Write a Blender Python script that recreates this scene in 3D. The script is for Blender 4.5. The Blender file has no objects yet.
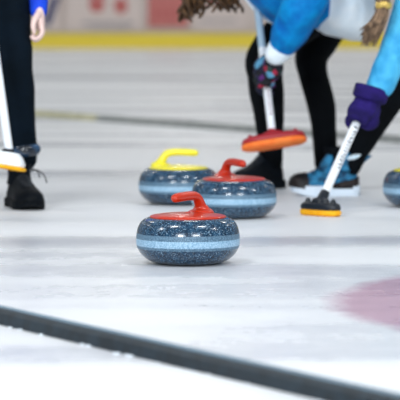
import bpy, bmesh, math, random
from mathutils import Vector, Matrix, noise
random.seed(7)
scene = bpy.context.scene
COL = scene.collection
V = Vector
# ------------------------------------------------------------------ camera
F = 2800.0                      # focal length in pixels of a 400 px frame
PITCH = math.atan(195 / F)
H = 0.7206
CT, ST = math.cos(PITCH), math.sin(PITCH)
def at(px, py, d):              # point seen at a pixel, at depth d along the view axis
    x = (px - 200) / F * d
    u = -(py - 200) / F * d
    return V((x, d * CT + u * ST, H - d * ST + u * CT))
def ground(px, py):
    k = ST + (py - 200) / F * CT
    p = at(px, py, H / k); p.z = 0
    return p
cam_d = bpy.data.cameras.new('camera'); cam = bpy.data.objects.new('camera', cam_d); COL.objects.link(cam)
cam.location = (0, 0, H); cam.rotation_euler = (math.pi / 2 - PITCH, 0, 0)
cam_d.sensor_width = 36; cam_d.lens = 36 * F / 400
cam_d.clip_end = 300
cam_d.dof.use_dof = True; cam_d.dof.focus_distance = 7.80; cam_d.dof.aperture_fstop = 6.4
scene.camera = cam
scene.view_settings.view_transform = 'Standard'; scene.view_settings.look = 'None'
scene.view_settings.gamma = 1; scene.view_settings.use_curve_mapping = False
scene.view_settings.exposure = 0.0

# ------------------------------------------------------------------ materials
def lin(r, g, b):
    f = lambda c: (c / 255 / 12.92) if c <= 10 else ((c / 255 + .055) / 1.055) ** 2.4
    return (f(r), f(g), f(b), 1)
def mat(name, col, rough=.5, spec=.5, coat=0, sheen=0):
    m = bpy.data.materials.new(name); m.use_nodes = True
    b = m.node_tree.nodes['Principled BSDF']
    b.inputs['Base Color'].default_value = col; b.inputs['Roughness'].default_value = rough
    b.inputs['Specular IOR Level'].default_value = spec
    b.inputs['Coat Weight'].default_value = coat; b.inputs['Sheen Weight'].default_value = sheen
    return m
def nd(m, t, **kw):
    n = m.node_tree.nodes.new(t)
    for k, v in kw.items(): setattr(n, k, v)
    return n
def bsdf(m): return m.node_tree.nodes['Principled BSDF']
def lk(m, a, b): m.node_tree.links.new(a, b)
def coords(m, scale=(1, 1, 1), rot=(0, 0, 0), loc=(0, 0, 0)):
    t = nd(m, 'ShaderNodeTexCoord'); p = nd(m, 'ShaderNodeMapping')
    p.inputs['Scale'].default_value = scale; p.inputs['Rotation'].default_value = rot; p.inputs['Location'].default_value = loc
    lk(m, t.outputs['Object'], p.inputs['Vector']); return p.outputs['Vector']
def noise_n(m, vec, scale, detail=3, rough=.5):
    n = nd(m, 'ShaderNodeTexNoise'); n.inputs['Scale'].default_value = scale
    n.inputs['Detail'].default_value = detail; n.inputs['Roughness'].default_value = rough
    lk(m, vec, n.inputs['Vector']); return n
def ramp(m, fac, stops, interp='LINEAR'):
    r = nd(m, 'ShaderNodeValToRGB'); r.color_ramp.interpolation = interp
    e = r.color_ramp.elements
    while len(e) < len(stops): e.new(.5)
    for i, (p, c) in enumerate(stops):
        e[i].position = p; e[i].color = c if len(c) == 4 else (*c, 1)
    lk(m, fac, r.inputs['Fac']); return r.outputs['Color']
def bump(m, h, strength=.3, dist=.01):
    b = nd(m, 'ShaderNodeBump'); b.inputs['Strength'].default_value = strength; b.inputs['Distance'].default_value = dist
    lk(m, h, b.inputs['Height']); lk(m, b.outputs['Normal'], bsdf(m).inputs['Normal'])
def math_n(m, op, a, b=None, clamp=False):
    n = nd(m, 'ShaderNodeMath', operation=op); n.use_clamp = clamp
    for i, v in enumerate((a, b)):
        if v is None: continue
        if hasattr(v, 'node'): lk(m, v, n.inputs[i])
        else: n.inputs[i].default_value = v
    return n.outputs[0]
def mix_n(m, fac, a, b):
    n = nd(m, 'ShaderNodeMix', data_type='RGBA')
    for s, v in ((n.inputs[0], fac), (n.inputs[6], a), (n.inputs[7], b)):
        if hasattr(v, 'node'): lk(m, v, s)
        else: s.default_value = v
    return n.outputs[2]
def cloth(name, col, col2=None, scale=14, rough=.85, bs=.5, dist=.012, spec=.25):
    m = mat(name, col, rough, spec)
    v = coords(m); n = noise_n(m, v, scale, 3)
    if col2: lk(m, ramp(m, n.outputs['Fac'], [(.35, col), (.65, col2)]), bsdf(m).inputs['Base Color'])
    bump(m, n.outputs['Fac'], bs, dist); return m

# ice: pebbled sheet, greyer stretched noise streaks, washed pink ring
RING = ground(836, 304)
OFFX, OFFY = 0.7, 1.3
ice = mat('pebbled_ice', (.8, .83, .87, 1), .3)
bsdf(ice).inputs['IOR'].default_value = 1.31
v = coords(ice)
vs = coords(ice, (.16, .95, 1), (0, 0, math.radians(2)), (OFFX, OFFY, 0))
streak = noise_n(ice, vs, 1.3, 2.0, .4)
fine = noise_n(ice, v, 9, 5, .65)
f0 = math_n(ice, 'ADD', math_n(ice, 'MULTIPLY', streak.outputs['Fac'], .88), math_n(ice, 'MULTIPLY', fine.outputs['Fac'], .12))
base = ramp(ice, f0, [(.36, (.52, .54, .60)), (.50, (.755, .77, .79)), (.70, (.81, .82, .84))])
d = nd(ice, 'ShaderNodeVectorMath', operation='DISTANCE'); lk(ice, v, d.inputs[0]); d.inputs[1].default_value = RING
dw = math_n(ice, 'ADD', d.outputs['Value'], math_n(ice, 'MULTIPLY', math_n(ice, 'SUBTRACT', fine.outputs['Fac'], .5), .10))
outer = math_n(ice, 'MULTIPLY', math_n(ice, 'SUBTRACT', 1.25, dw), 14, True)
inner = math_n(ice, 'MULTIPLY', math_n(ice, 'SUBTRACT', dw, .58), 14, True)
ringf = math_n(ice, 'MULTIPLY', math_n(ice, 'MULTIPLY', outer, inner), .85)
pink = ramp(ice, fine.outputs['Fac'], [(.3, (.37, .19, .27)), (.7, (.46, .26, .345))])
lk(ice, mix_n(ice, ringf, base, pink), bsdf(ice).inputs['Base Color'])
peb = noise_n(ice, v, 130, 2)
bump(ice, peb.outputs['Fac'], .35, .004)
lk(ice, ramp(ice, f0, [(.4, (.22,) * 3), (.6, (.42,) * 3)]), bsdf(ice).inputs['Roughness'])

def granite():
    m = mat('speckled_granite', (.05, .08, .11, 1), .22, .5, .25)
    v = coords(m); sep = nd(m, 'ShaderNodeSeparateXYZ'); lk(m, v, sep.inputs[0]); z = sep.outputs['Z']
    vo = nd(m, 'ShaderNodeTexVoronoi'); vo.inputs['Scale'].default_value = 190; lk(m, v, vo.inputs['Vector'])
    n1 = noise_n(m, v, 70, 3, .7); n2 = noise_n(m, v, 260, 2, .6)
    dark = ramp(m, n1.outputs['Fac'], [(.3, lin(6, 26, 46)), (.55, lin(24, 58, 84)), (.75, lin(52, 92, 120))])
    spot = math_n(m, 'MULTIPLY', math_n(m, 'GREATER_THAN', n2.outputs['Fac'], .615), .8)
    sp2 = math_n(m, 'LESS_THAN', vo.outputs['Distance'], .17)
    sc = nd(m, 'ShaderNodeSeparateColor'); lk(m, vo.outputs['Color'], sc.inputs[0])
    sp2 = math_n(m, 'MULTIPLY', sp2, math_n(m, 'GREATER_THAN', sc.outputs[0], .55))
    sp = math_n(m, 'MAXIMUM', spot, sp2)
    polished = mix_n(m, math_n(m, 'MULTIPLY', sp, .62), dark, lin(160, 196, 222))
    frost = ramp(m, n2.outputs['Fac'], [(.35, lin(66, 98, 122)), (.62, lin(106, 138, 160))])
    core = ramp(m, n2.outputs['Fac'], [(.35, lin(112, 154, 184)), (.62, lin(166, 198, 220))])
    dz = math_n(m, 'ABSOLUTE', math_n(m, 'SUBTRACT', z, .0650))
    dz = math_n(m, 'ADD', dz, math_n(m, 'MULTIPLY', math_n(m, 'SUBTRACT', n1.outputs['Fac'], .5), .003))
    b1 = math_n(m, 'MULTIPLY', math_n(m, 'SUBTRACT', .0215, dz), 500, True)
    b2 = math_n(m, 'MULTIPLY', math_n(m, 'SUBTRACT', .0105, math_n(m, 'ABSOLUTE', math_n(m, 'SUBTRACT', z, .0615))), 500, True)
    c = mix_n(m, math_n(m, 'MULTIPLY', b1, .85), polished, frost); c = mix_n(m, b2, c, core)
    lk(m, c, bsdf(m).inputs['Base Color'])
    lk(m, math_n(m, 'ADD', math_n(m, 'MULTIPLY', b1, .28), .2), bsdf(m).inputs['Roughness'])
    lk(m, math_n(m, 'MULTIPLY', math_n(m, 'SUBTRACT', 1, b1), .3), bsdf(m).inputs['Coat Weight'])
    bump(m, n2.outputs['Fac'], .08, .002); return m
GRAN = granite()
RED = mat('red_plastic', lin(186, 44, 16), .28, .4, .15)
YEL = mat('yellow_plastic', lin(240, 226, 50), .3, .5, .2)
RUB = cloth('black_rubber', lin(12, 24, 32), lin(26, 42, 52), 30, .55, .3, .004, .5)
BEIGE = cloth('weathered_beige_rubber', lin(176, 172, 138), lin(200, 196, 165), 12, .7, .3, .004)
GREYR = cloth('grey_rubber', lin(128, 132, 130), lin(158, 160, 158), 12, .7, .3, .004)
NAVY = cloth('navy_trouser_cloth', lin(1, 11, 20), lin(4, 18, 30), 9, .85, .7, .02, .12)
BLACKT = cloth('black_leggings_cloth', lin(1, 3, 6), lin(3, 7, 12), 12, .85, .3, .008, .12)
BLUE = cloth('blue_jacket_cloth', lin(0, 98, 176), lin(0, 138, 204), 13, .65, .9, .022, .15)
AQUA = cloth('aqua_jacket_cloth', lin(46, 150, 204), lin(78, 182, 226), 15, .6, .8, .02, .25)
ROYAL = cloth('royal_blue_cloth', lin(16, 60, 200), lin(24, 78, 222), 13, .7, .5, .01)
WHITEC = cloth('white_quilted_cloth', lin(228, 242, 252), lin(246, 252, 255), 10, .7, .7, .02)
PURP = cloth('purple_glove_cloth', lin(22, 12, 70), lin(36, 22, 98), 18, .9, .6, .008)
SKIN = mat('skin', lin(226, 178, 160), .5); bsdf(SKIN).inputs['Subsurface Weight'].default_value = .08
bsdf(SKIN).inputs['Subsurface Radius'].default_value = (.02, .008, .005)
PALE = mat('pale_skin', lin(236, 205, 196), .5)
BROWNH = cloth('brown_hair', lin(50, 36, 26), lin(104, 74, 46), 40, .5, .4, .004)
LIGHTH = cloth('light_brown_hair', lin(84, 66, 52), lin(140, 114, 90), 60, .5, .4, .004)
GOLD = mat('gold_band', lin(212, 180, 96), .35, .5); bsdf(GOLD).inputs['Metallic'].default_value = .4
SHOE = cloth('black_leather', lin(1, 6, 12), lin(4, 11, 20), 20, .6, .3, .006, .14)
SOLEB = mat('black_sole_rubber', lin(3, 9, 16), .7, .15)
SOLEW = mat('white_sole_rubber', lin(214, 226, 238), .6)
BOOTB = cloth('blue_boot_cloth', lin(8, 50, 82), lin(50, 134, 178), 38, .6, .4, .006)
TOE = cloth('brown_black_toe_leather', lin(6, 10, 16), lin(40, 30, 28), 14, .45, .3, .004)
NAVYL = mat('navy_lace', lin(16, 52, 84), .7)
FLUFF = cloth('white_fleece', lin(196, 222, 236), lin(236, 244, 248), 90, .9, .8, .01)
SHAFT = mat('white_shaft_paint', lin(236, 240, 244), .35)
SHAFTB = mat('grey_blue_shaft_paint', lin(160, 186, 204), .35)
INK = mat('dark_ink', lin(26, 40, 62), .5)
INKR = mat('wine_ink', lin(120, 58, 72), .5)
REDH = mat('dark_red_housing', lin(160, 18, 34), .4)
ORANGE = cloth('orange_pad', lin(246, 112, 44), lin(252, 138, 66), 30, .8, .3, .004)
BLACKP = mat('black_plastic', lin(14, 22, 32), .4)
AMBER = cloth('amber_pad', lin(238, 160, 16), lin(248, 186, 40), 30, .8, .3, .004)
WHITEP = mat('white_plastic', lin(240, 244, 246), .4)
GLOSSY = cloth('glossy_dark_band', lin(6, 18, 32), lin(50, 84, 118), 22, .2, .5, .01, .8)
# patchwork glove
GLOVE = mat('patterned_knit', (.02, .02, .05, 1), .85)
vo = nd(GLOVE, 'ShaderNodeTexVoronoi'); vo.inputs['Scale'].default_value = 42; lk(GLOVE, coords(GLOVE), vo.inputs['Vector'])
sc_ = nd(GLOVE, 'ShaderNodeSeparateColor'); lk(GLOVE, vo.outputs['Color'], sc_.inputs[0])
lk(GLOVE, ramp(GLOVE, sc_.outputs[0], [(0, lin(8, 10, 22)), (.4, lin(18, 22, 52)), (.66, lin(150, 24, 56)), (.77, lin(84, 30, 104)), (.86, lin(88, 150, 184)), (.94, lin(34, 60, 54))], 'CONSTANT'), bsdf(GLOVE).inputs['Base Color'])

# ------------------------------------------------------------------ mesh helpers
WM = {}
def link(o, parent=None):
    COL.objects.link(o)
    if parent: o.parent = parent; WM[o.name] = WM[parent.name]
    else: WM[o.name] = o.matrix_basis.copy()
    return o
def obj(name, bm, m, parent=None, local=False, smooth=True, remesh=None, smoothing=4, loc=None):
    """link bm (world coordinates unless local) as one mesh object under parent"""
    if not local:
        if parent: bmesh.ops.transform(bm, matrix=WM[parent.name].inverted(), verts=bm.verts)
        elif loc is not None: bmesh.ops.translate(bm, vec=-V(loc), verts=bm.verts)
    bmesh.ops.recalc_face_normals(bm, faces=bm.faces)
    me = bpy.data.meshes.new(name); bm.to_mesh(me); bm.free()
    if remesh:
        t = bpy.data.objects.new('tmp', me); COL.objects.link(t)
        r = t.modifiers.new('r', 'REMESH'); r.mode = 'VOXEL'; r.voxel_size = remesh
        s = t.modifiers.new('s', 'SMOOTH'); s.factor = .5; s.iterations = smoothing
        dg = bpy.context.evaluated_depsgraph_get(); dg.update()
        me2 = bpy.data.meshes.new_from_object(t.evaluated_get(dg)); bpy.data.objects.remove(t)
        bpy.data.meshes.remove(me); me = me2; me.name = name
    me.materials.clear(); me.materials.append(m)
    for p in me.polygons: p.use_smooth = smooth
    o = bpy.data.objects.new(name, me)
    if loc is not None and not parent: o.location = loc
    return link(o, parent)
def thing(name, label, cat, loc=(0, 0, 0), rz=0, group=None):
    o = bpy.data.objects.new(name, None); o.empty_display_size = .1
    o.location = loc; o.rotation_euler = (0, 0, rz)
    o.matrix_basis = Matrix.Translation(V(loc)) @ Matrix.Rotation(rz, 4, 'Z')
    link(o); return tag(o, label, cat, group)
def tag(o, label, cat, group=None):
    o['label'] = label; o['category'] = cat
    if group: o['group'] = group
    return o
def struct(o): o['kind'] = 'structure'; return o
def catmull(pts, rad, n):
    if len(pts) < 3 or n < 2:
        return list(pts), list(rad)
    P, R = [], []
    q = [pts[0] * 2 - pts[1]] + list(pts) + [pts[-1] * 2 - pts[-2]]
    for i in range(1, len(q) - 2):
        for k in range(n):
            t = k / n; a, b, c, d = q[i - 1], q[i], q[i + 1], q[i + 2]
            P.append(.5 * ((2 * b) + (c - a) * t + (2 * a - 5 * b + 4 * c - d) * t * t + (3 * b - a - 3 * c + d) * t ** 3))
            s = t * t * (3 - 2 * t) * .5 + t * .5
            R.append(rad[i - 1] * (1 - s) + rad[i] * s)
    P.append(pts[-1]); R.append(rad[-1]); return P, R
def tube(bm, pts, rad, segs=14, n=5, caps=True, ell=None):
    """swept tapered tube with round ends; ell = (axis, factor) squashes the section"""
    pts = [V(p) for p in pts]
    if not hasattr(rad, '__len__'): rad = [rad] * len(pts)
    P, R = catmull(pts, rad, n)
    T = [(P[min(i + 1, len(P) - 1)] - P[max(i - 1, 0)]).normalized() for i in range(len(P))]
    if caps:
        pre = [(P[0] - T[0] * R[0] * math.sin(a), R[0] * math.cos(a), T[0]) for a in (1.35, .95, .5)]
        post = [(P[-1] + T[-1] * R[-1] * math.sin(a), R[-1] * math.cos(a), T[-1]) for a in (.5, .95, 1.35)]
    else: pre = post = []
    st = pre + list(zip(P, R, T)) + post
    u = T[0].orthogonal().normalized(); rings = []
    for p, r, t in st:
        u = (u - t * u.dot(t)).normalized(); w = t.cross(u); ring = []
        for k in range(segs):
            a = 2 * math.pi * k / segs; o = (u * math.cos(a) + w * math.sin(a)) * r
            if ell: o -= ell[0] * (o.dot(ell[0]) * (1 - ell[1]))
            ring.append(bm.verts.new(p + o))
        rings.append(ring)
    for a, b in zip(rings, rings[1:]):
        for k in range(segs): bm.faces.new((a[k], a[(k + 1) % segs], b[(k + 1) % segs], b[k]))
    bm.faces.new(rings[0][::-1]); bm.faces.new(rings[-1]); return bm
def loft(bm, st, segs=28, power=2.0, closed=True):
    """stations (centre, a, b): superelliptic rings joined into a skin"""
    rings = []
    for c, a, b in st:
        ring = []
        for k in range(segs):
            t = 2 * math.pi * k / segs; cs, sn = math.cos(t), math.sin(t)
            f = lambda x: math.copysign(abs(x) ** (2 / power), x)
            ring.append(bm.verts.new(V(c) + V(a) * f(cs) + V(b) * f(sn)))
        rings.append(ring)
    for p, q in zip(rings, rings[1:]):
        for k in range(segs): bm.faces.new((p[k], p[(k + 1) % segs], q[(k + 1) % segs], q[k]))
    if closed: bm.faces.new(rings[0][::-1]); bm.faces.new(rings[-1])
    return bm
def lathe(bm, prof, segs=72):
    st = []
    for r, z in prof: st.append(((0, 0, z), (max(r, .0004), 0, 0), (0, max(r, .0004), 0)))
    return loft(bm, st, segs)
def box(bm, c, size, mtx=None):
    r = bmesh.ops.create_cube(bm, size=1)
    for v_ in r['verts']:
        p = V((v_.co.x * size[0], v_.co.y * size[1], v_.co.z * size[2])) + V(c)
        v_.co = mtx @ p if mtx else p
    return bm
def ball(bm, c, r, s=(1, 1, 1), seg=16):
    q = bmesh.ops.create_uvsphere(bm, u_segments=seg, v_segments=max(8, seg // 2), radius=r)
    for v_ in q['verts']: v_.co = V((v_.co.x * s[0], v_.co.y * s[1], v_.co.z * s[2])) + V(c)
    return bm
B = bmesh.new
def rough_up(bm, amp, sc):
    for v_ in bm.verts:
        v_.co += noise.noise_vector(v_.co * sc) * amp
    return bm

# ------------------------------------------------------------------ the hall
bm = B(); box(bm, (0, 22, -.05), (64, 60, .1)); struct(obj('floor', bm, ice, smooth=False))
WALLY = ground(200, 48.5).y
PXM = F / WALLY
BOARD = mat('dasher_board_white', lin(200, 188, 182), .5)
n_ = noise_n(BOARD, coords(BOARD, (.5, 1, 1)), 1.2, 2)
lk(BOARD, ramp(BOARD, n_.outputs['Fac'], [(.35, lin(196, 180, 172)), (.65, lin(210, 198, 192))]), bsdf(BOARD).inputs['Base Color'])
bm = B(); box(bm, (0, WALLY + .085, .6), (64, .1, 1.2)); struct(obj('wall_far', bm, BOARD, smooth=False))
bm = B(); box(bm, (0, WALLY, .125), (64, .024, .25)); struct(obj('baseboard_far', bm, mat('yellow_kick_plate', lin(232, 208, 58), .5), smooth=False))
bm = B(); box(bm, (0, WALLY + .02, 1.21), (64, .16, .04)); struct(obj('trim_1', bm, mat('blue_top_rail', lin(80, 100, 130), .5), smooth=False))
bm = B(); box(bm, (0, WALLY + 3.0, 3.2), (64, .2, 6.4)); struct(obj('wall_back', bm, cloth('beige_wall_paint', lin(190, 184, 176), lin(204, 200, 194), 2, .8, .1), smooth=False))
# adverts on the boards
def wx(px): return (px - 200) / PXM
def wz(py): return (48.5 - py) / PXM
PANW = mat('advert_white', lin(208, 194, 188), .5); PANR = mat('advert_red', lin(190, 108, 103), .5)
INKRED = mat('advert_red_ink', lin(184, 96, 92), .5); INKG = mat('advert_grey_ink', lin(150, 146, 150), .5); INKB = mat('advert_blue_ink', lin(62, 66, 104), .5)
def advert(px0, px1, py1, m, label):
    x0, x1, z0 = wx(px0), wx(px1), wz(py1)
    t = thing('advertising_panel', label, 'advertisement', ((x0 + x1) / 2, WALLY, z0), 0, 'advertising panels on the boards')
    bm = B(); box(bm, ((x0 + x1) / 2, WALLY + .005, (z0 + 1.15) / 2), (x1 - x0, .012, 1.15 - z0)); obj('panel', bm, m, t, smooth=False)
    return t
def disc_mark(t, px, py, rx, ry, m, name='emblem'):
    bm = B(); ball(bm, (wx(px), WALLY - .002, wz(py)), 1, (rx / PXM, .004, ry / PXM), 24); obj(name, bm, m, t)
def bar_mark(t, px0, px1, py0, py1, m, name='stripe', sk=0):
    bm = B(); box(bm, (0, 0, 0), ((px1 - px0) / PXM, .006, (py1 - py0) / PXM))
    for v_ in bm.verts: v_.co.x += v_.co.z * sk
    bmesh.ops.translate(bm, vec=(wx((px0 + px1) / 2), WALLY - .003, wz((py0 + py1) / 2)), verts=bm.verts); obj(name, bm, m, t, smooth=False)
a = advert(66, 142, 31, PANW, 'white advertising panel with two red emblems on the far boards')
disc_mark(a, 97, 5, 8, 7.5, INKRED); disc_mark(a, 121, 6, 7, 8, INKRED)
bar_mark(a, 88, 106, -6, -2, INKRED); bar_mark(a, 82, 134, 22, 24.5, INKG); bar_mark(a, 90, 130, 27, 28.5, INKG)
a = advert(148, 188, 27, PANR, 'red advertising panel behind the curly brown hair on the far boards')
for i, x in enumerate((153, 160, 167, 174, 181)): bar_mark(a, x, x + 4.5, 9, 18, INKRED, 'stripe')
a = advert(36, 61, 31, PANW, 'white advertising panel with dark blue slanting stripe beside the hanging hand')
bar_mark(a, 47, 56, -4, 25, INKB, 'stripe', .35)
a = advert(193, 246, 31, PANW, 'plain pale advertising panel right of the red panel on the far boards')
bar_mark(a, 200, 226, -4, 3, PANR); bar_mark(a, 200, 236, 20, 22, INKG)

# sheet dividers
def divider(p0, p1, label, m, lipm=None, w=.046, h=.034):
    d_ = (p1 - p0).normalized(); nrm = V((-d_.y, d_.x, 0))
    if nrm.y < 0: nrm = -nrm
    prof = [(0, .0), (.004, h * .72), (.012, h * .92), (w * .5, h), (w - .012, h * .92), (w - .004, h * .72), (w, 0)]
    L = (p1 - p0).length; n = max(2, int(L / .06)); rings = []
    bm = B()
    for i in range(n + 1):
        c = p0 + d_ * (L * i / n)
        wob = V((0, 0, 0))
        rings.append([bm.verts.new(c + nrm * a_ + V((0, 0, b_ * (1 + .06 * noise.noise(c * 3))))) for a_, b_ in prof])
    for r, s in zip(rings, rings[1:]):
        for k in range(len(prof)): bm.faces.new((r[k], r[(k + 1) % len(prof)], s[(k + 1) % len(prof)], s[k]))
    bm.faces.new(rings[0]); bm.faces.new(rings[-1][::-1])
    t = thing('sheet_divider', label, 'divider', (p0 + p1) / 2)
    t['group'] = 'rubber dividers between the ice sheets'
    o = obj('strip', bm, m, t, smooth=False)
    bm = B(); tube(bm, [p0 + nrm * w * .55 + V((0, 0, h)), p1 + nrm * w * .55 + V((0, 0, h))], .0055, 8, 1); obj('ridge', bm, lipm or m, t)
    return d_, nrm
pa, pb = ground(0, 325), ground(322, 401)
dd = (pb - pa).normalized()
RIDGE = mat('pale_grey_rubber', lin(112, 132, 146), .45)  # ridge along the top, paler than the strip
d1, n1_ = divider(pa - dd * 9, pb + dd * 5, 'long black rubber divider strip across the ice in front of the stones', RUB, RIDGE)
bm = B()
for i in range(70):
    s = random.random() * 5 - 1.2
    c = pa + dd * s - n1_ * random.uniform(.0, .012)
    ball(bm, (c.x, c.y, .001), random.uniform(.002, .005), (1.6, 1, .6), 8)
fr = obj('frost', bm, mat('frost', lin(226, 234, 242), .8)); tag(fr, 'crumbs of white frost along the base of the black divider', 'frost'); fr['kind'] = 'stuff'
q0, qm, q1 = ground(-30, 111.5), ground(94, 121), ground(440, 146.5)
divider(q0, qm, 'pale beige divider strip on the far ice beside the dark trousers', BEIGE)
divider(qm + (q1 - qm).normalized() * .02, q1, 'grey divider strip on the far ice behind the bent sweepers', GREYR)

# ------------------------------------------------------------------ curling stones
def stone(loc, rz, hm, label, cname):
    t = thing('curling_stone', label, 'curling stone', loc, rz, 'curling stones')
    prof = [(.0004, .004), (.058, .004), (.062, 0), (.070, 0)]
    r0, r1, zc, hh = .073, .145, .062, .062
    for i in range(1, 15):                      # underside curve
        s = -1 + i / 14
        prof.append((r0 + (r1 - r0) * (1 - abs(s) ** 1.95) ** (1 / 1.95), zc + s * hh))
    for i in range(1, 13):
        s = i / 12 * .985
        prof.append((.099 + (r1 - .099) * (1 - s ** 2.5) ** (1 / 2.5), zc + s * .068))
    prof += [(.100, .1292), (.0004, .1292)]
    obj('granite_body', lathe(B(), prof, 96), GRAN, t, True)
    dp = [(.0004, .127), (.1035, .127), (.1065, .1285), (.107, .131), (.1055, .1335), (.098, .1358), (.08, .1385), (.055, .1408), (.03, .142), (.0004, .1422)]
    disc = obj('top_disc', lathe(B(), dp, 80), hm, t, True)
    bm = B()
    tube(bm, [(-.072, 0, .134), (-.0655, 0, .146), (-.058, 0, .162), (-.049, 0, .176), (-.034, 0, .1855), (-.01, 0, .1885), (.02, 0, .188), (.05, 0, .1865), (.061, 0, .1855)],
         [.030, .0195, .0150, .0140, .0135, .0132, .0132, .0132, .0122], 20, 6)
    tube(bm, [(-.066, 0, .131), (-.066, 0, .141)], [.040, .024], 20, 1)
    ball(bm, (-.062, 0, .138), .035, (1.15, 1, .35), 20)
    for v_ in bm.verts: v_.co.y *= 1.08
    obj('handle', bm, hm, t, True, remesh=.0025, smoothing=6)
    bm = B(); lathe(bm, [(.0004, .1415), (.007, .1415), (.007, .1432), (.0055, .1440), (.0004, .1440)], 24); obj('cap', bm, hm, t, True)
    return t
g = ground(188, 263.2); stone(g, math.radians(-125), RED, 'speckled granite curling stone with red handle, lying alone nearest the black divider', 'red')
g = ground(234, 217.4); stone(g, math.radians(-62), RED, 'red-handled granite curling stone close beside the yellow-handled one', 'red')
g = ground(178.5, 203.8); stone(g, math.radians(-4), YEL, 'granite curling stone with long yellow handle behind the two red-handled stones', 'yellow')
g = ground(423.3, 206.6); stone(g, math.radians(40), YEL, 'yellow-topped granite curling stone standing right of the blue boot', 'yellow')

# ------------------------------------------------------------------ brooms
def broom(label, head_c, ax, nrm, L, W, housing, pad_m, bottom, top, shaft_m, top_m, letter_m, letters, conn_m, lug=True, split=None, pad_t=.02, hh=.022, tp=.9):
    """head_c = centre of the pad face; ax along the head, nrm = direction the pad faces"""
    ax = V(ax).normalized(); nrm = V(nrm); nrm = (nrm - ax * nrm.dot(ax)).normalized(); w = nrm.cross(ax).normalized()
    t = thing('curling_broom', label, 'broom', head_c, 0, 'curling brooms')
    up = -nrm
    c = V(head_c)
    def slab(z0, z1, l, ww, taper=1.0):
        bm = B(); n = 5; st = []
        for i in range(n):
            s = i / (n - 1); k = 1 - .10 * (2 * s - 1) ** 4
            sc_ = (1 - (1 - taper) * s) * k
            st.append((c + up * (z0 + (z1 - z0) * s), ax * l / 2 * sc_, w * ww / 2 * sc_))
        return loft(bm, st, 40, 3.2)
    hd = obj('head', slab(pad_t * .85, pad_t + hh, L, W, tp), housing, t)
    obj('pad', slab(0, pad_t, L * .985, W * .97, 1.0), pad_m, hd)
    if lug:
        for s in (-1, 1):
            bm = B(); pc = c + ax * s * L * .34 + up * (pad_t + .02); tube(bm, [pc, pc + up * .008], [.012, .009], 14, 1); obj('lug', bm, housing, hd)
    jc = c + up * (pad_t + .024)
    bm = B(); tube(bm, [jc - ax * .022, jc + ax * .022], .015, 14, 1); tube(bm, [jc, V(bottom)], [.019, .0165], 14, 1); obj('connector', bm, conn_m, t)
    bottom, top = V(bottom), V(top); sd = (top - bottom).normalized(); Ls = (top - bottom).length
    sp = bottom + sd * (split if split else Ls * .6)
    bm = B(); tube(bm, [bottom, sp], [.0150, .0150], 18, 1); sh = obj('shaft', bm, shaft_m, t)
    bm = B(); tube(bm, [sp - sd * .012, top], [.0140, .0140], 18, 1); obj('upper_shaft', bm, top_m, t)
    bm = B(); tube(bm, [bottom + sd * (Ls - .10), top + sd * .004], .0158, 18, 1); obj('grip_cap', bm, BLACKP, t)
    # row of printed characters wrapped on the camera-facing side of the shaft
    side = sd.cross(V((0, 1, 0))).normalized(); fr_ = sd.cross(side).normalized()
    if fr_.y > 0: fr_ = -fr_
    bm = B(); pos = letters[0]; k = 0
    M = Matrix((side, sd, fr_)).transposed().to_4x4()
    while pos < letters[1]:
        wdt = random.choice((.006, .008, .010))
        for (a0, a1, b0, b1) in random.choice((((-1, 1, 0, .35), (-1, -.2, .35, 1)), ((-1, 1, 0, .4), (-1, 1, .65, 1)), ((-.2, 1, 0, .4), (-1, .2, .5, 1)), ((-1, 1, .2, .8),))):
            for s in range(4):
                x0 = a0 + (a1 - a0) * s / 4; x1 = a0 + (a1 - a0) * (s + 1) / 4; vs_ = []
                for xx, yy in ((x0, b0), (x1, b0), (x1, b1), (x0, b1)):
                    an = xx * .5 - .25
                    vs_.append(bm.verts.new(bottom + sd * (pos + yy * wdt) + side * math.sin(an) * .0154 + fr_ * math.cos(an) * .0154))
                bm.faces.new(vs_)
        pos += wdt + .006
    obj('lettering', bm, letter_m, sh)
    return t

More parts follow.
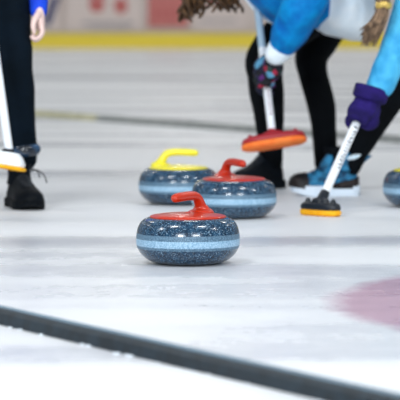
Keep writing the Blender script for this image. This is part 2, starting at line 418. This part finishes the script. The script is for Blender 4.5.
# ------------------------------------------------------------------ shoes (local: x forward from heel, z up)
def shoe(parent, heel, rz, L, hgt, upper_m, sole_m, lace_m, ankle=None, toe_m=None, shaft_h=.0, cuff_m=None, sole_t=.025, heel_m=None, wid=.047, lean=0, loop=False, sa=.058, tongue=False):
    M = Matrix.Translation(V(heel)) @ Matrix.Rotation(rz, 4, 'Z')
    tr = lambda bm: (bmesh.ops.transform(bm, matrix=M, verts=bm.verts), bm)[1]
    prof = [(0.0, .55), (.04, .80), (.12, .92), (.25, .86), (.40, .84), (.55, .96), (.70, 1.06), (.82, 1.0), (.92, .78), (.975, .5), (1.0, .25)]
    # sole
    bm = B(); outline = [(x * L, y * wid * 1.08) for x, y in prof]
    ring = outline + [(x, -y) for x, y in outline[::-1]]
    n = len(ring); lv = []
    for z, k in ((0, .96), (.006, 1.0), (sole_t, 1.0), (sole_t + .004, .97)):
        lv.append([bm.verts.new((x + (.012 * max(0, (x / L - .8) / .2) ** 2 if z < .005 else 0) * -1, y * k, z + .012 * max(0, x / L - .78) / .22)) for x, y in ring])
    for a_, b_ in zip(lv, lv[1:]):
        for k in range(n): bm.faces.new((a_[k], a_[(k + 1) % n], b_[(k + 1) % n], b_[k]))
    bm.faces.new(lv[0][::-1]); bm.faces.new(lv[-1])
    sh_parent = bpy.data.objects  # noqa
    # upper: arch sections along the foot
    hts = [(0.0, .55), (.03, .92), (.10, 1.0), (.22, 1.02), (.36, 1.0), (.46, .86), (.58, .70), (.70, .58), (.82, .50), (.91, .42), (.965, .30), (.995, .14)]
    def wat(x):
        for (x0, y0), (x1, y1) in zip(prof, prof[1:]):
            if x0 <= x <= x1: return y0 + (y1 - y0) * (x - x0) / (x1 - x0)
        return .3
    ub = B(); rings = []
    for x, hh in hts:
        w_ = wat(x) * wid; h_ = hh * hgt; r = []
        for k in range(17):
            a_ = math.pi * k / 16; cs, sn = math.cos(a_), math.sin(a_)
            narrow = 1 - .35 * sn * max(0, 1 - x / .6)
            r.append(ub.verts.new((x * L + .008, math.copysign(abs(cs) ** .75, cs) * w_ * narrow, sole_t * .8 + abs(sn) ** .8 * h_ + .010 * max(0, x - .78) / .22)))
        rings.append(r)
    for a_, b_ in zip(rings, rings[1:]):
        for k in range(16): ub.faces.new((a_[k], a_[k + 1], b_[k + 1], b_[k]))
        ub.faces.new((a_[0], b_[0], b_[16], a_[16]))
    ub.faces.new(rings[0]); ub.faces.new(rings[-1][::-1])
    up = obj('boot' if shaft_h else 'shoe', tr(ub), upper_m, parent)
    obj('sole', tr(bm), sole_m, up, smooth=False)
    if heel_m:
        hb = B(); box(hb, (L * .17, 0, .006), (L * .3, wid * 1.6, .014)); obj('heel_plate', tr(hb), heel_m, up, smooth=False)
    if toe_m:
        tb = B(); rings = []
        for x, hh in ((.75, .565), (.79, .54), (.84, .51), (.91, .44), (.965, .32), (.998, .15)):
            w_ = wat(x) * wid * 1.035; h_ = hh * hgt * 1.05; r = []
            for k in range(17):
                a_ = math.pi * k / 16; cs, sn = math.cos(a_), math.sin(a_)
                r.append(tb.verts.new((x * L + .010, math.copysign(abs(cs) ** .75, cs) * w_, sole_t * .8 + abs(sn) ** .8 * h_ + .010 * max(0, x - .78) / .22)))
            rings.append(r)
        for a_, b_ in zip(rings, rings[1:]):
            for k in range(16): tb.faces.new((a_[k], a_[k + 1], b_[k + 1], b_[k]))
        tb.faces.new(rings[-1][::-1]); obj('toe_cap', tr(tb), toe_m, up)
    if shaft_h:
        z0 = sole_t + hgt * .55; x0 = L * .20
        sb = B(); st = []
        for i in range(7):
            s = i / 6; z = z0 + (shaft_h - z0) * s
            st.append((V((x0 + lean * s + .01 * (1 - s), 0, z)), V((sa - .008 * math.sin(s * 3.0), 0, -.01 * lean / .05 * s)), V((0, .046 - .006 * math.sin(s * 3.0), 0))))
        obj('ankle_shaft', tr(loft(sb, st, 28)), upper_m, up)
        if cuff_m:
            cb = B(); c = V((x0 + lean, 0, shaft_h)); st = []
            for s in (-1, -.7, 0, .7, 1):
                rr = 1 + .16 * (1 - s * s); st.append((c + V((lean * .3 * s, 0, s * .017)), V((.047 * rr, 0, lean * .25 * rr)), V((0, .050 * rr, 0))))
            bm2 = loft(cb, st, 36); rough_up(bm2, .004, 90); obj('fleece_cuff', tr(bm2), cuff_m, up)
    if tongue:
        hb = B(); path = [(x * L, y * wid * 1.05) for x, y in prof if x < .5][::-1]; path = path + [(x, -y) for x, y in path[::-1]]; cols = []
        for i, (x, y) in enumerate(path):
            top = sole_t + .012 + .026 * math.sin(math.pi * i / (len(path) - 1))
            cols.append([hb.verts.new((x * sx + (.004 if sx > 1 else .006), y * sx, z)) for sx, z in ((1.05, sole_t * .8), (1.05, top), (.9, top), (.9, sole_t * .8))])
        for a_, b_ in zip(cols, cols[1:]):
            for k in range(4): hb.faces.new((a_[k], a_[(k + 1) % 4], b_[(k + 1) % 4], b_[k]))
        hb.faces.new(cols[0]); hb.faces.new(cols[-1][::-1]); obj('heel_counter', tr(hb), toe_m, up)
        gb = B(); st = []
        for s, x, z, a_ in ((0, .56, .070, .012), (.3, .50, .098, .016), (.6, .46, .118, .015), (.85, .43, .134, .012), (1, .42, .142, .006)):
            st.append((V((x * L, 0, z + sole_t * .3)), V((a_, 0, a_ * .7)), V((0, .036 - .006 * s, 0))))
        obj('tongue', tr(loft(gb, st, 20)), upper_m, up)
    # laces
    for i in range(5):
        x = L * (.44 + .055 * i); hz = sole_t * .8 + hgt * (.90 - .082 * i) + .003
        lb = B(); yy = wid * .5
        tube(lb, [(x, -yy, hz - .016), (x + .004, -yy * .5, hz - .001), (x + .006, 0, hz + .003), (x + .010, yy * .5, hz - .001), (x + .014, yy, hz - .016)], .0034, 8, 4)
        obj('lace', tr(lb), lace_m, up)
    if loop:
        lb = B(); x = L * .40; hz = sole_t + hgt * .95
        tube(lb, [(x, .01, hz), (x + .02, .045, hz + .014), (x + .035, .070, hz - .004), (x + .045, .078, hz - .03)], .0024, 8, 5)
        tube(lb, [(x, .0, hz), (x + .02, .03, hz + .018), (x + .03, .05, hz + .006), (x + .03, .055, hz - .012)], .0024, 8, 5)
        obj('lace_loop', tr(lb), lace_m, up)
    return up

# ------------------------------------------------------------------ hands
def grip(bm, S, sd, wrist, r_s=.015, fr=.0085, k=1.0, toward=V((0, -1, 0)), arm_r=.026):
    """palm and five fingers closed round a shaft through S along sd"""
    S = V(S); sd = V(sd).normalized(); wv = V(wrist) - S
    p = (wv - sd * wv.dot(sd)).normalized()
    q = sd.cross(p)
    if q.dot(toward) < 0: q = -q
    R = r_s + fr * .9
    pc = S + p * (r_s + .014 * k)
    tube(bm, [pc - sd * .034 * k + q * .004, pc + sd * .034 * k + q * .004], [.020 * k, .021 * k], 14, 1, ell=(p, .75))
    tube(bm, [V(wrist), V(wrist) * .45 + pc * .55, pc], [arm_r, .027 * k, .026 * k], 14, 3)
    lens = (205, 250, 260, 235)
    for i, mx in enumerate(lens):
        off = (.036 - .0235 * i) * k
        f = fr * k * (1.0, 1.06, 1.03, .9)[i]
        pts = []
        for j in range(8):
            a = math.radians(-10 + (mx + 10) * j / 7)
            rr = R + (.007 * k if j == 2 else 0) + (.004 * k if j in (1, 3) else 0)
            pts.append(S + sd * (off - .003 * j * k) + (p * math.cos(a) + q * math.sin(a)) * rr)
        tube(bm, pts, [f * 1.15, f * 1.1, f * 1.12, f, f, f * .97, f * .93, f * .85], 10, 3)
    pts = []
    for j in range(5):
        a = math.radians(-25 - 38 * j)
        pts.append(S + sd * (.030 + .009 * j) * k + (p * math.cos(a) + q * math.sin(a)) * (R + .004 * k))
    tube(bm, pts, [fr * 1.5 * k, fr * 1.3 * k, fr * 1.15 * k, fr * 1.1 * k, fr * .95 * k], 10, 3)
    return bm
def head(bm, c, face, r=.095):
    """skull, jaw, nose, ears; face = direction looked at"""
    c = V(c); f = V(face).normalized(); s = f.cross(V((0, 0, 1))).normalized(); u = s.cross(f).normalized()
    M = Matrix((f, s, u)).transposed()
    def b(o, rr, sc=(1, 1, 1)):
        q = bmesh.ops.create_uvsphere(bm, u_segments=18, v_segments=12, radius=rr)
        for v_ in q['verts']: v_.co = c + M @ (V((v_.co.x * sc[0], v_.co.y * sc[1], v_.co.z * sc[2])) + V(o))
    b((-.01, 0, .02), r, (1, .82, 1)); b((.035, 0, -.045), r * .66, (.95, .85, 1.0)); b((.05, 0, -.085), r * .32, (1, 1.1, .8))
    b((.098, 0, -.022), .016, (1, .8, 1.3)); b((.092, 0, .0), .013, (1, .7, 2))
    b((.088, 0, -.055), .013, (.7, 1.9, .6))
    for y in (-1, 1):
        b((-.005, y * .078, -.012), .022, (.8, .4, 1.3)); b((.074, y * .033, .012), .017, (.7, 1.2, .8))
    return M
def eyes(parent, c, face):
    c = V(c); f = V(face).normalized(); s = f.cross(V((0, 0, 1))).normalized(); u = s.cross(f).normalized()
    for y in (-1, 1):
        bm = B(); ball(bm, c + f * .079 + s * y * .033 + u * .014, .0085, (1, 1, .8), 12); obj('eye', bm, BLACKP, parent)

# ================================================================== person in navy trousers (left)
p0 = ground(22, 207)
P1 = thing('person', 'person in wide navy trousers and blue sleeve, one bare hand hanging down', 'person', (at(-15, 100, 10.05).x, p0.y, 0), 0, 'players on the ice')
a_, b_ = at(9, 152, 9.74), at(-34.5, -160, 9.74)
sdL = (b_ - a_).normalized()
handR = a_ + sdL * .93
bm = B()
legL = [at(4, -30, 10.05), at(12, 60, 10.0), at(18, 100, 10.02), at(23, 150, 10.04), at(23, 186, 10.05)]
legR = [at(-42, -30, 10.05), at(-47, 70, 10.0), at(-48, 110, 10.04), at(-49, 150, 10.08), at(-50, 186, 10.1)]
for l in (legL, legR): tube(bm, [at(-19, -50, 10.05)] + l + [l[-1] + V((.02, -.06, -.03))], [.09, .065, .042, .038, .028, .026, .026], 14, 4)
tube(bm, [at(-19, -40, 10.05), at(-19, -75, 10.05), at(-19, -110, 10.07), at(-19, -160, 10.07)], [.12, .105, .115, .12], 18, 5, ell=(V((0, 1, 0)), .68))
tube(bm, [at(28, -174, 10.07), at(-19, -172, 10.07), at(-66, -174, 10.07)], [.05, .075, .05], 14, 4)
tube(bm, [at(-19, -170, 10.07), at(-18, -215, 10.03)], [.055, .05], 14, 2)
tube(bm, [at(28, -172, 10.07), at(40, -90, 10.10), at(39.5, 4, 10.02)], [.046, .037, .024], 14, 6)
tube(bm, [at(-66, -172, 10.07), at(-84, -100, 9.95), handR + V((-.05, .03, -.04))], [.046, .037, .026], 14, 6)
# hanging relaxed hand
tube(bm, [at(39.5, 0, 10.02), at(39.5, 12, 10.0), at(40, 23, 9.99)], [.022, .025, .027], 14, 4, ell=(V((1, 0, 0)), .72))
tube(bm, [at(40.3, 14, 10.02), at(40.6, 24, 9.985)], [.028, .030], 14, 2, ell=(V((1, 0, 0)), .55))
for i in range(4):
    o = V((0, -.026 + .0175 * i, 0)); ln = (.9, 1.0, .95, .8)[i]
    k0 = at(41.5, 25, 9.985) + o
    tube(bm, [k0, k0 + V((.004, -.002, -.028 * ln)), k0 + V((-.008, -.002, -.048 * ln)), k0 + V((-.024, 0, -.055 * ln)), k0 + V((-.034, 0, -.045 * ln))], [.0092, .0088, .0082, .0076, .0066], 10, 4)
th = at(38, 14, 9.96)
tube(bm, [th, th + V((-.012, -.022, -.022)), th + V((-.016, -.026, -.045)), th + V((-.012, -.022, -.066))], [.012, .011, .0095, .0075], 10, 4)
grip(bm, handR, sdL, handR + V((-.06, .03, -.03)), toward=V((0, -1, 0)))
head(bm, at(-17, -240, 10.02), V((.2, -1, -.1)))
body = obj('body', bm, PALE, P1, remesh=.004, smoothing=3)
eyes(body, at(-17, -240, 10.02), V((.2, -1, -.1)))
bm = B()
tube(bm, [at(-14, -40, 10.05), at(3, -10, 10.05), at(6, 20, 10.03), at(12, 60, 10.0), at(18.5, 100, 10.02), at(23.5, 140, 10.04), at(25, 158, 10.05)], [.12, .098, .09, .073, .060, .048, .046], 26, 6)
tube(bm, [at(-24, -40, 10.05), at(-42, -10, 10.05), at(-45, 60, 10.0), at(-48, 110, 10.04), at(-50, 150, 10.08), at(-50, 168, 10.1)], [.12, .098, .072, .062, .052, .052], 26, 6)
tube(bm, [at(-19, -35, 10.05), at(-19, -85, 10.06)], [.14, .125], 20, 3, ell=(V((0, 1, 0)), .75))
rough_up(bm, .006, 14)
obj('trousers', bm, NAVY, P1, remesh=.008, smoothing=3)
bm = B()
tube(bm, [at(-19, -75, 10.06), at(-19, -120, 10.07), at(-19, -160, 10.07)], [.15, .145, .14], 20, 4, ell=(V((0, 1, 0)), .78))
tube(bm, [at(28, -170, 10.07), at(-19, -168, 10.07), at(-66, -170, 10.07)], [.07, .09, .07], 16, 4)
tube(bm, [at(28, -168, 10.07), at(40, -90, 10.10), at(39, -20, 10.03), at(38.5, 11, 10.01)], [.066, .054, .036, .033], 18, 6)
tube(bm, [at(-66, -168, 10.07), at(-84, -100, 9.95), handR + V((-.075, .04, -.045))], [.066, .054, .034], 18, 6)
rough_up(bm, .004, 20)
obj('jacket', bm, ROYAL, P1, remesh=.008, smoothing=3)
bm = B(); hc = at(-17, -244, 10.05); ball(bm, hc + V((0, .012, .025)), .105, (.86, .95, .95), 20); obj('hair', bm, BROWNH, P1)
s1 = shoe(P1, ground(15.5, 205.5), math.radians(-73), .275, .098, SHOE, SOLEB, BLACKP, shaft_h=.155, sole_t=.028, wid=.05, loop=True)
s2 = shoe(P1, ground(-58, 204), math.radians(-85), .275, .098, SHOE, SOLEB, BLACKP, shaft_h=.155, sole_t=.028, wid=.05)
bm = B(); c = at(25, 150, 10.045); st = []
for s in (-1, -.6, 0, .6, 1): st.append((c + V((.001 * s, 0, .021 * s)), V((.046 + .009 * (1 - s * s), 0, 0)), V((0, .048 + .009 * (1 - s * s), 0))))
loft(bm, st, 32); rough_up(bm, .006, 40); obj('ankle_band', bm, GLOSSY, P1)
# his broom
broom('white-headed curling broom with yellow pad held up in front of navy trousers', at(-1, 168, 9.72), V((.24, -.10, -.03)), V((.12, -.22, -1)), .20, .085, WHITEP, AMBER, at(9, 151, 9.74), b_, SHAFT, SHAFT, INK, (.30, .55), BLACKP, False, .8, .014, .045, .72)

# ================================================================== sweeper in blue jacket
P2 = thing('person', 'bent-over person in blue jacket, black leggings and patterned knit glove', 'person', (at(310, 100, 11).x, ground(300, 188).y, 0), 0, 'players on the ice')
a_, b_ = at(271.8, 131, 10.52), at(246, -90, 10.86)
sd = (b_ - a_).normalized()
def on2(py): return a_ + (b_ - a_) * ((131 - py) / 221)
bm = B()
l1 = [at(345, -12, 10.9), at(264, 58, 10.85), at(267, 95, 10.93), at(270, 135, 11.0), at(271, 170, 11.04)]
l2 = [at(352, -12, 11.12), at(311, 58, 11.08), at(318, 92, 11.1), at(324, 130, 11.12), at(327, 170, 11.14)]
for l in (l1, l2): tube(bm, l + [l[-1] + V((-.05, -.04, -.03))], [.07, .040, .042, .032, .028, .026], 14, 5)
tube(bm, [at(355, -18, 11.0), at(320, -38, 11.0), at(285, -52, 10.98), at(258, -66, 10.95)], [.115, .10, .105, .105], 18, 5, ell=(V((0, 1, 0)), 1.1))
tube(bm, [at(258, -66, 10.95), at(225, -76, 10.9)], [.055, .048], 14, 2)
tube(bm, [at(262, -66, 10.68), at(307, -10, 10.42), at(281, 46, 10.49)], [.042, .036, .024], 14, 6)
tube(bm, [at(258, -66, 11.12), at(222, -30, 10.9), on2(-62) + V((-.03, .045, .0))], [.042, .036, .025], 14, 6)
grip(bm, on2(-62), sd, on2(-62) + V((-.05, .06, .01)))
head(bm, at(208, -72, 10.87), V((-.75, -.15, -.6)))
body = obj('body', bm, SKIN, P2, remesh=.005, smoothing=3); eyes(body, at(208, -72, 10.87), V((-.75, -.15, -.6)))
bm = B()
tube(bm, [at(348, -14, 10.92), at(300, 20, 10.87), at(265, 55, 10.85), at(265, 75, 10.89), at(266.5, 92, 10.93), at(269, 115, 10.97), at(270, 140, 11.0), at(271, 160, 11.03)], [.11, .092, .069, .069, .069, .060, .050, .048], 22, 6)
tube(bm, [at(352, -14, 11.1), at(330, 20, 11.08), at(319, 40, 11.08), at(311.5, 57, 11.08), at(313.5, 76, 11.08), at(321, 104, 11.1), at(324, 130, 11.12), at(326, 165, 11.14)], [.11, .086, .078, .067, .058, .057, .050, .046], 22, 6)
ball(bm, at(354, -18, 11.0), .145, (1, 1, .95), 20)
obj('leggings', bm, BLACKT, P2, remesh=.008, smoothing=3)
# jacket: horizontal torso with a hanging hem
X, Z = V((1, 0, 0)), V((0, 0, 1))
def sta(px, yc, hpx, dd=10.86, dep=.33): return (at(px, yc, dd), V((0, dep, 0)), V((.0, 0, hpx / 256)))
bm = B(); loft(bm, [sta(226, -68, 16, dep=.1), sta(229, -66, 28, dep=.17), sta(236, -62, 42, dep=.25), sta(246, -54, 52), sta(258, -46, 58), sta(272, -39, 61), sta(285, -34, 61), sta(300, -30, 58), sta(320, -27, 55), sta(326, -27, 50)], 48, 4)
tube(bm, [at(262, -62, 10.64), at(294, -36, 10.48), at(309, -8, 10.42), at(301, 10, 10.42), at(291, 29, 10.45), at(283.5, 43.5, 10.485)], [.085, .084, .084, .080, .070, .056], 24, 6)
tube(bm, [at(258, -64, 11.12), at(222, -30, 10.92), on2(-62) + V((-.055, .075, .0))], [.08, .062, .042], 20, 6)
rough_up(bm, .008, 11)
jk = obj('jacket', bm, BLUE, P2, remesh=.008, smoothing=3)
bm = B(); loft(bm, [sta(312, -25, 44, dep=.26), sta(316, -22, 51, dep=.29), sta(326, -18, 52, dep=.29), sta(340, -14, 51, dep=.26), sta(352, -10, 50.5, dep=.24), sta(362, -6, 47, dep=.21), sta(370, -4, 34, dep=.15), sta(374, -4, 18, dep=.08)], 48, 4)
rough_up(bm, .008, 9); obj('jacket_tail', bm, WHITEC, P2, remesh=.009, smoothing=3)['label'] = 'white padded tail of the blue jacket'
bm = B(); tube(bm, [at(241, -6, 10.80), at(246, -1.5, 10.80), at(256, 10.5, 10.80), at(270, 21, 10.79), at(284, 25.5, 10.79), at(300, 27, 10.79)], .007, 10, 4); obj('hem_piping', bm, WHITEC, jk)
bm = B(); tube(bm, [at(285, 44, 10.485), at(279.5, 50, 10.495), at(276.5, 53.5, 10.50)], [.050, .049, .045], 22, 4); obj('cuff', bm, WHITEC, jk)['label'] = 'white sleeve cuff'
bm = B(); grip(bm, on2(76), sd, at(277, 52, 10.50), r_s=.017, fr=.0115, k=1.25, arm_r=.036); ball(bm, at(273.5, 68, 10.535), .043, (.9, .75, 1.1), 16); obj('glove', bm, GLOVE, P2, remesh=.0035, smoothing=2)
shoe(P2, ground(280, 187.5), math.radians(-135), .25, .115, SHOE, SOLEB, BLACKP, shaft_h=.17, sole_t=.028, wid=.05)
shoe(P2, ground(340, 186.2), math.radians(-118), .24, .10, SHOE, SOLEB, BLACKP, shaft_h=.16, sole_t=.028, wid=.046)
# curly hair hanging from the lowered head
def lock(bm, pts, r, curl=.012, turns=2.5, k0=0):
    P_, R_ = catmull([V(p) for p in pts], [1] * len(pts), 8); n = len(P_); out = []; rad = []
    for i, p in enumerate(P_):
        s = i / (n - 1); a = s * turns * 2 * math.pi + k0
        out.append(p + V((math.cos(a), math.sin(a), 0)) * curl * s * 1.2); rad.append(r * (1 - .5 * s ** 3))
    tube(bm, out, rad, 8, 1)
bm = B(); ball(bm, at(211, -78, 10.9), .112, (1.0, .9, .92), 20)
for i in range(64):
    j = random.random()
    if i % 2: x0, xe, ye = 196 + 8 * random.random(), 181 + 20 * random.random(), 8 + 14 * random.random()
    else: x0, xe, ye = 212 + 10 * random.random(), 209 + 30 * random.random(), 0 + 12 * random.random()
    dd_ = 10.80 + .16 * random.random()
    lock(bm, [at(x0, -70, dd_), at((x0 * 2 + xe) / 3, -40, dd_), at((x0 + 2 * xe) / 3 + random.uniform(-4, 4), -14, dd_), at(xe, ye, dd_)], (.008 + .005 * j), .018, 1.7 + j, j * 6)
obj('hair', bm, BROWNH, P2)
broom('curling broom with dark red head and orange pad, lifted in front of black leggings', at(274.5, 146.5, 10.50), V((.252, -.02, .040)), V((.06, -.30, -.94)), .252, .092, REDH, ORANGE, a_, b_, SHAFT, SHAFTB, INKR, (.06, .30), REDH, True, .34, .022)

# ================================================================== sweeper in aqua jacket
P3 = thing('person', 'person in aqua sleeve with purple glove and blue winter boot', 'person', (at(430, 100, 10.4).x, ground(380, 198).y, 0), 0, 'players on the ice')
a_, b_ = at(325.0, 193, 9.63), at(462, -114, 10.12)
sd = (b_ - a_).normalized()
def on3(py): return a_ + (b_ - a_) * ((192 - py) / 306)
bm = B()
l1 = [at(465, -5, 10.4), at(413, 64, 10.46), at(395, 88, 10.52), at(372, 124, 10.58), at(352, 164, 10.63), at(346, 184, 10.63)]
tube(bm, l1 + [l1[-1] + V((-.06, -.01, -.02))], [.07, .042, .042, .034, .028, .028, .026], 14, 5)
l2 = [at(475, -5, 10.55), at(455, 82, 10.55), at(475, 130, 10.7), at(492, 176, 10.85)]
tube(bm, l2 + [l2[-1] + V((-.06, 0, -.02))], [.07, .042, .036, .03, .026], 14, 5)
tube(bm, [at(470, -8, 10.5), at(458, -45, 10.46), at(442, -85, 10.40), at(430, -110, 10.32)], [.115, .10, .105, .105], 18, 5)
tube(bm, [at(430, -110, 10.32), at(414, -134, 10.2)], [.055, .048], 14, 2)
tube(bm, [at(424, -82, 10.0), at(412, 2, 9.78), at(381, 84, 9.755)], [.042, .036, .026], 14, 6)
hU = on3(-50)
tube(bm, [at(445, -95, 10.44), at(470, -50, 10.2), hU + V((.03, .05, -.01))], [.042, .036, .025], 14, 6)
grip(bm, hU, sd, hU + V((.04, .06, -.01)))
fc = V((-.7, -.4, -.55)); hd_c = at(403, -150, 10.08)
head(bm, hd_c, fc)
body = obj('body', bm, SKIN, P3, remesh=.005, smoothing=3); eyes(body, hd_c, fc)
bm = B()
tube(bm, [at(466, -6, 10.42), at(440, 26, 10.44), at(414, 62, 10.46), at(401, 80, 10.5), at(380, 112, 10.56), at(364, 140, 10.61), at(357, 153, 10.63), at(351, 168, 10.63)], [.12, .09, .068, .066, .058, .048, .042, .036], 22, 6)
tube(bm, [at(474, -6, 10.54), at(456, 80, 10.55), at(474, 130, 10.7), at(490, 172, 10.85)], [.12, .066, .056, .046], 22, 6)
obj('leggings', bm, BLACKT, P3, remesh=.008, smoothing=3)
bm = B()
tube(bm, [at(474, 6, 10.52), at(470, -10, 10.5), at(458, -45, 10.46), at(442, -85, 10.40), at(432, -108, 10.32)], [.13, .15, .145, .14, .13], 22, 5)
tube(bm, [at(426, -86, 10.02), at(420, -30, 9.84), at(413, 4, 9.78), at(402, 36, 9.765), at(391, 60, 9.76), at(380.5, 86, 9.755)], [.088, .076, .068, .060, .054, .048], 24, 6)
tube(bm, [at(445, -95, 10.42), at(470, -50, 10.2), hU + V((.055, .08, -.01))], [.08, .062, .04], 20, 6)
rough_up(bm, .007, 15)
obj('jacket', bm, AQUA, P3, remesh=.007, smoothing=2)
S3 = on3(113)
bm = B(); grip(bm, S3, sd, at(374, 95, 9.76), r_s=.018, fr=.0125, k=1.15, arm_r=.045)
ball(bm, at(366, 110, 9.765), .052, (1, .9, 1.1), 16); ball(bm, at(369, 121, 9.765), .034, (1.1, .9, 1), 16); ball(bm, at(355.5, 113, 9.745), .034, (.9, .8, 1.2), 16)
gl = obj('glove', bm, PURP, P3, remesh=.004, smoothing=3)
bm = B(); c0, c1 = at(372.5, 88, 9.757), at(369, 99, 9.757); ca = (c0 - c1).normalized()
sx = V((.96, 0, -.28)); sy = ca.cross(sx).normalized()
st = [(c1.lerp(c0, s), sx * r, sy * r * .95) for s, r in ((-.15, .050), (0, .0605), (.3, .0615), (.7, .062), (1.0, .062), (1.1, .056))]
loft(bm, st, 32); obj('glove_cuff', bm, PURP, gl)
shoe(P3, ground(358, 194.8), math.radians(180 + 12), .262, .105, BOOTB, SOLEW, NAVYL, toe_m=TOE, shaft_h=.158, cuff_m=FLUFF, sole_t=.034, heel_m=BLACKP, wid=.052, lean=-.046, sa=.064, tongue=True)
shoe(P3, ground(502, 190), math.radians(180 + 12), .262, .105, BOOTB, SOLEW, NAVYL, toe_m=TOE, shaft_h=.158, cuff_m=FLUFF, sole_t=.034, heel_m=BLACKP, wid=.052)
# long hair gathered by a gold band over the shoulder
bm = B(); ball(bm, hd_c + V((.02, .01, .02)), .112, (.95, .95, .95), 20)
for i in range(150):
    a = random.random() * 6.283; r = random.random() ** .5
    dx, dy = math.cos(a) * r, math.sin(a) * r * .022
    tip = random.uniform(.55, 1.05)
    q = lambda px, py, w: at(px + dx * w, py, 9.70 + dy)
    tube(bm, [q(398, -120, 12), q(392, -70, 10), q(387, -25, 9), q(383.5, 4, 5.5), q(379, 20, 8), q(367 + 4 * (1 - tip), 4 + 41 * tip, 9)], [.004, .004, .004, .0035, .0035, .001], 6, 4)
obj('hair', bm, LIGHTH, P3)
bm = B(); c = at(383.5, 5, 9.70)
for i in range(14):
    a0 = 2 * math.pi * i / 14; a1 = 2 * math.pi * (i + 1) / 14
    o = lambda a: c + V((math.cos(a) * .019, math.sin(a) * .022, .004 * math.sin(3 * a)))
    tube(bm, [o(a0), o(a1)], .0115 if i % 2 else .009, 10, 1)
obj('hair_band', bm, GOLD, P3)['label'] = 'gold hair band'
broom('white-shafted curling broom with black head and amber pad resting on the ice', at(321, 209.5, 9.63) * V((1, 1, 0)) if False else V((at(320.5, 212.5, 9.60).x, at(320.5, 212.5, 9.60).y, .001)), V((.7, -.7, 0)), V((0, 0, -1)), .172, .066, BLACKP, AMBER, a_, b_, SHAFT, SHAFT, INK, (.10, .27), BLACKP, True, .8, .022)

# ------------------------------------------------------------------ light
w = bpy.data.worlds.new('hall'); scene.world = w; w.use_nodes = True
bg = w.node_tree.nodes['Background']; bg.inputs['Color'].default_value = (.80, .90, 1.0, 1); bg.inputs['Strength'].default_value = .36
def lamp(loc, power, sx, sy, col=(1, 1, 1), target=None):
    l = bpy.data.lights.new('ceiling_or_fill_light', 'AREA'); l.shape = 'RECTANGLE'; l.size = sx; l.size_y = sy; l.energy = power; l.color = col
    o = bpy.data.objects.new('ceiling_or_fill_light', l); o.location = loc; COL.objects.link(o)
    if target: o.rotation_euler = (V(target) - V(loc)).to_track_quat('-Z', 'Y').to_euler()
for x in (-7, -2.4, 2.4, 7):                    # row above the near end of the sheet
    lamp((x, 5.6, 5.2), 154, 1.4, .4, (.95, .98, 1))
for y, pw in ((15, 76), (24, 74), (34, 76), (43, 88)):
    for x in (-10, -5, 0, 5, 10):
        lamp((x, y, 7), pw, 1.4, .4, (1, .96, .90))
lamp((6, -10, 5.5), 1000, 5.0, 2.0, (.92, .97, 1), (0, 9, 0))  # unseen fill light added behind the camera to brighten upright surfaces
lamp((-5, -9, 4.5), 1400, 3.0, 1.5, (.92, .97, 1), (0, 10, 0))  # second unseen fill, added from the left to lift the white jacket tail
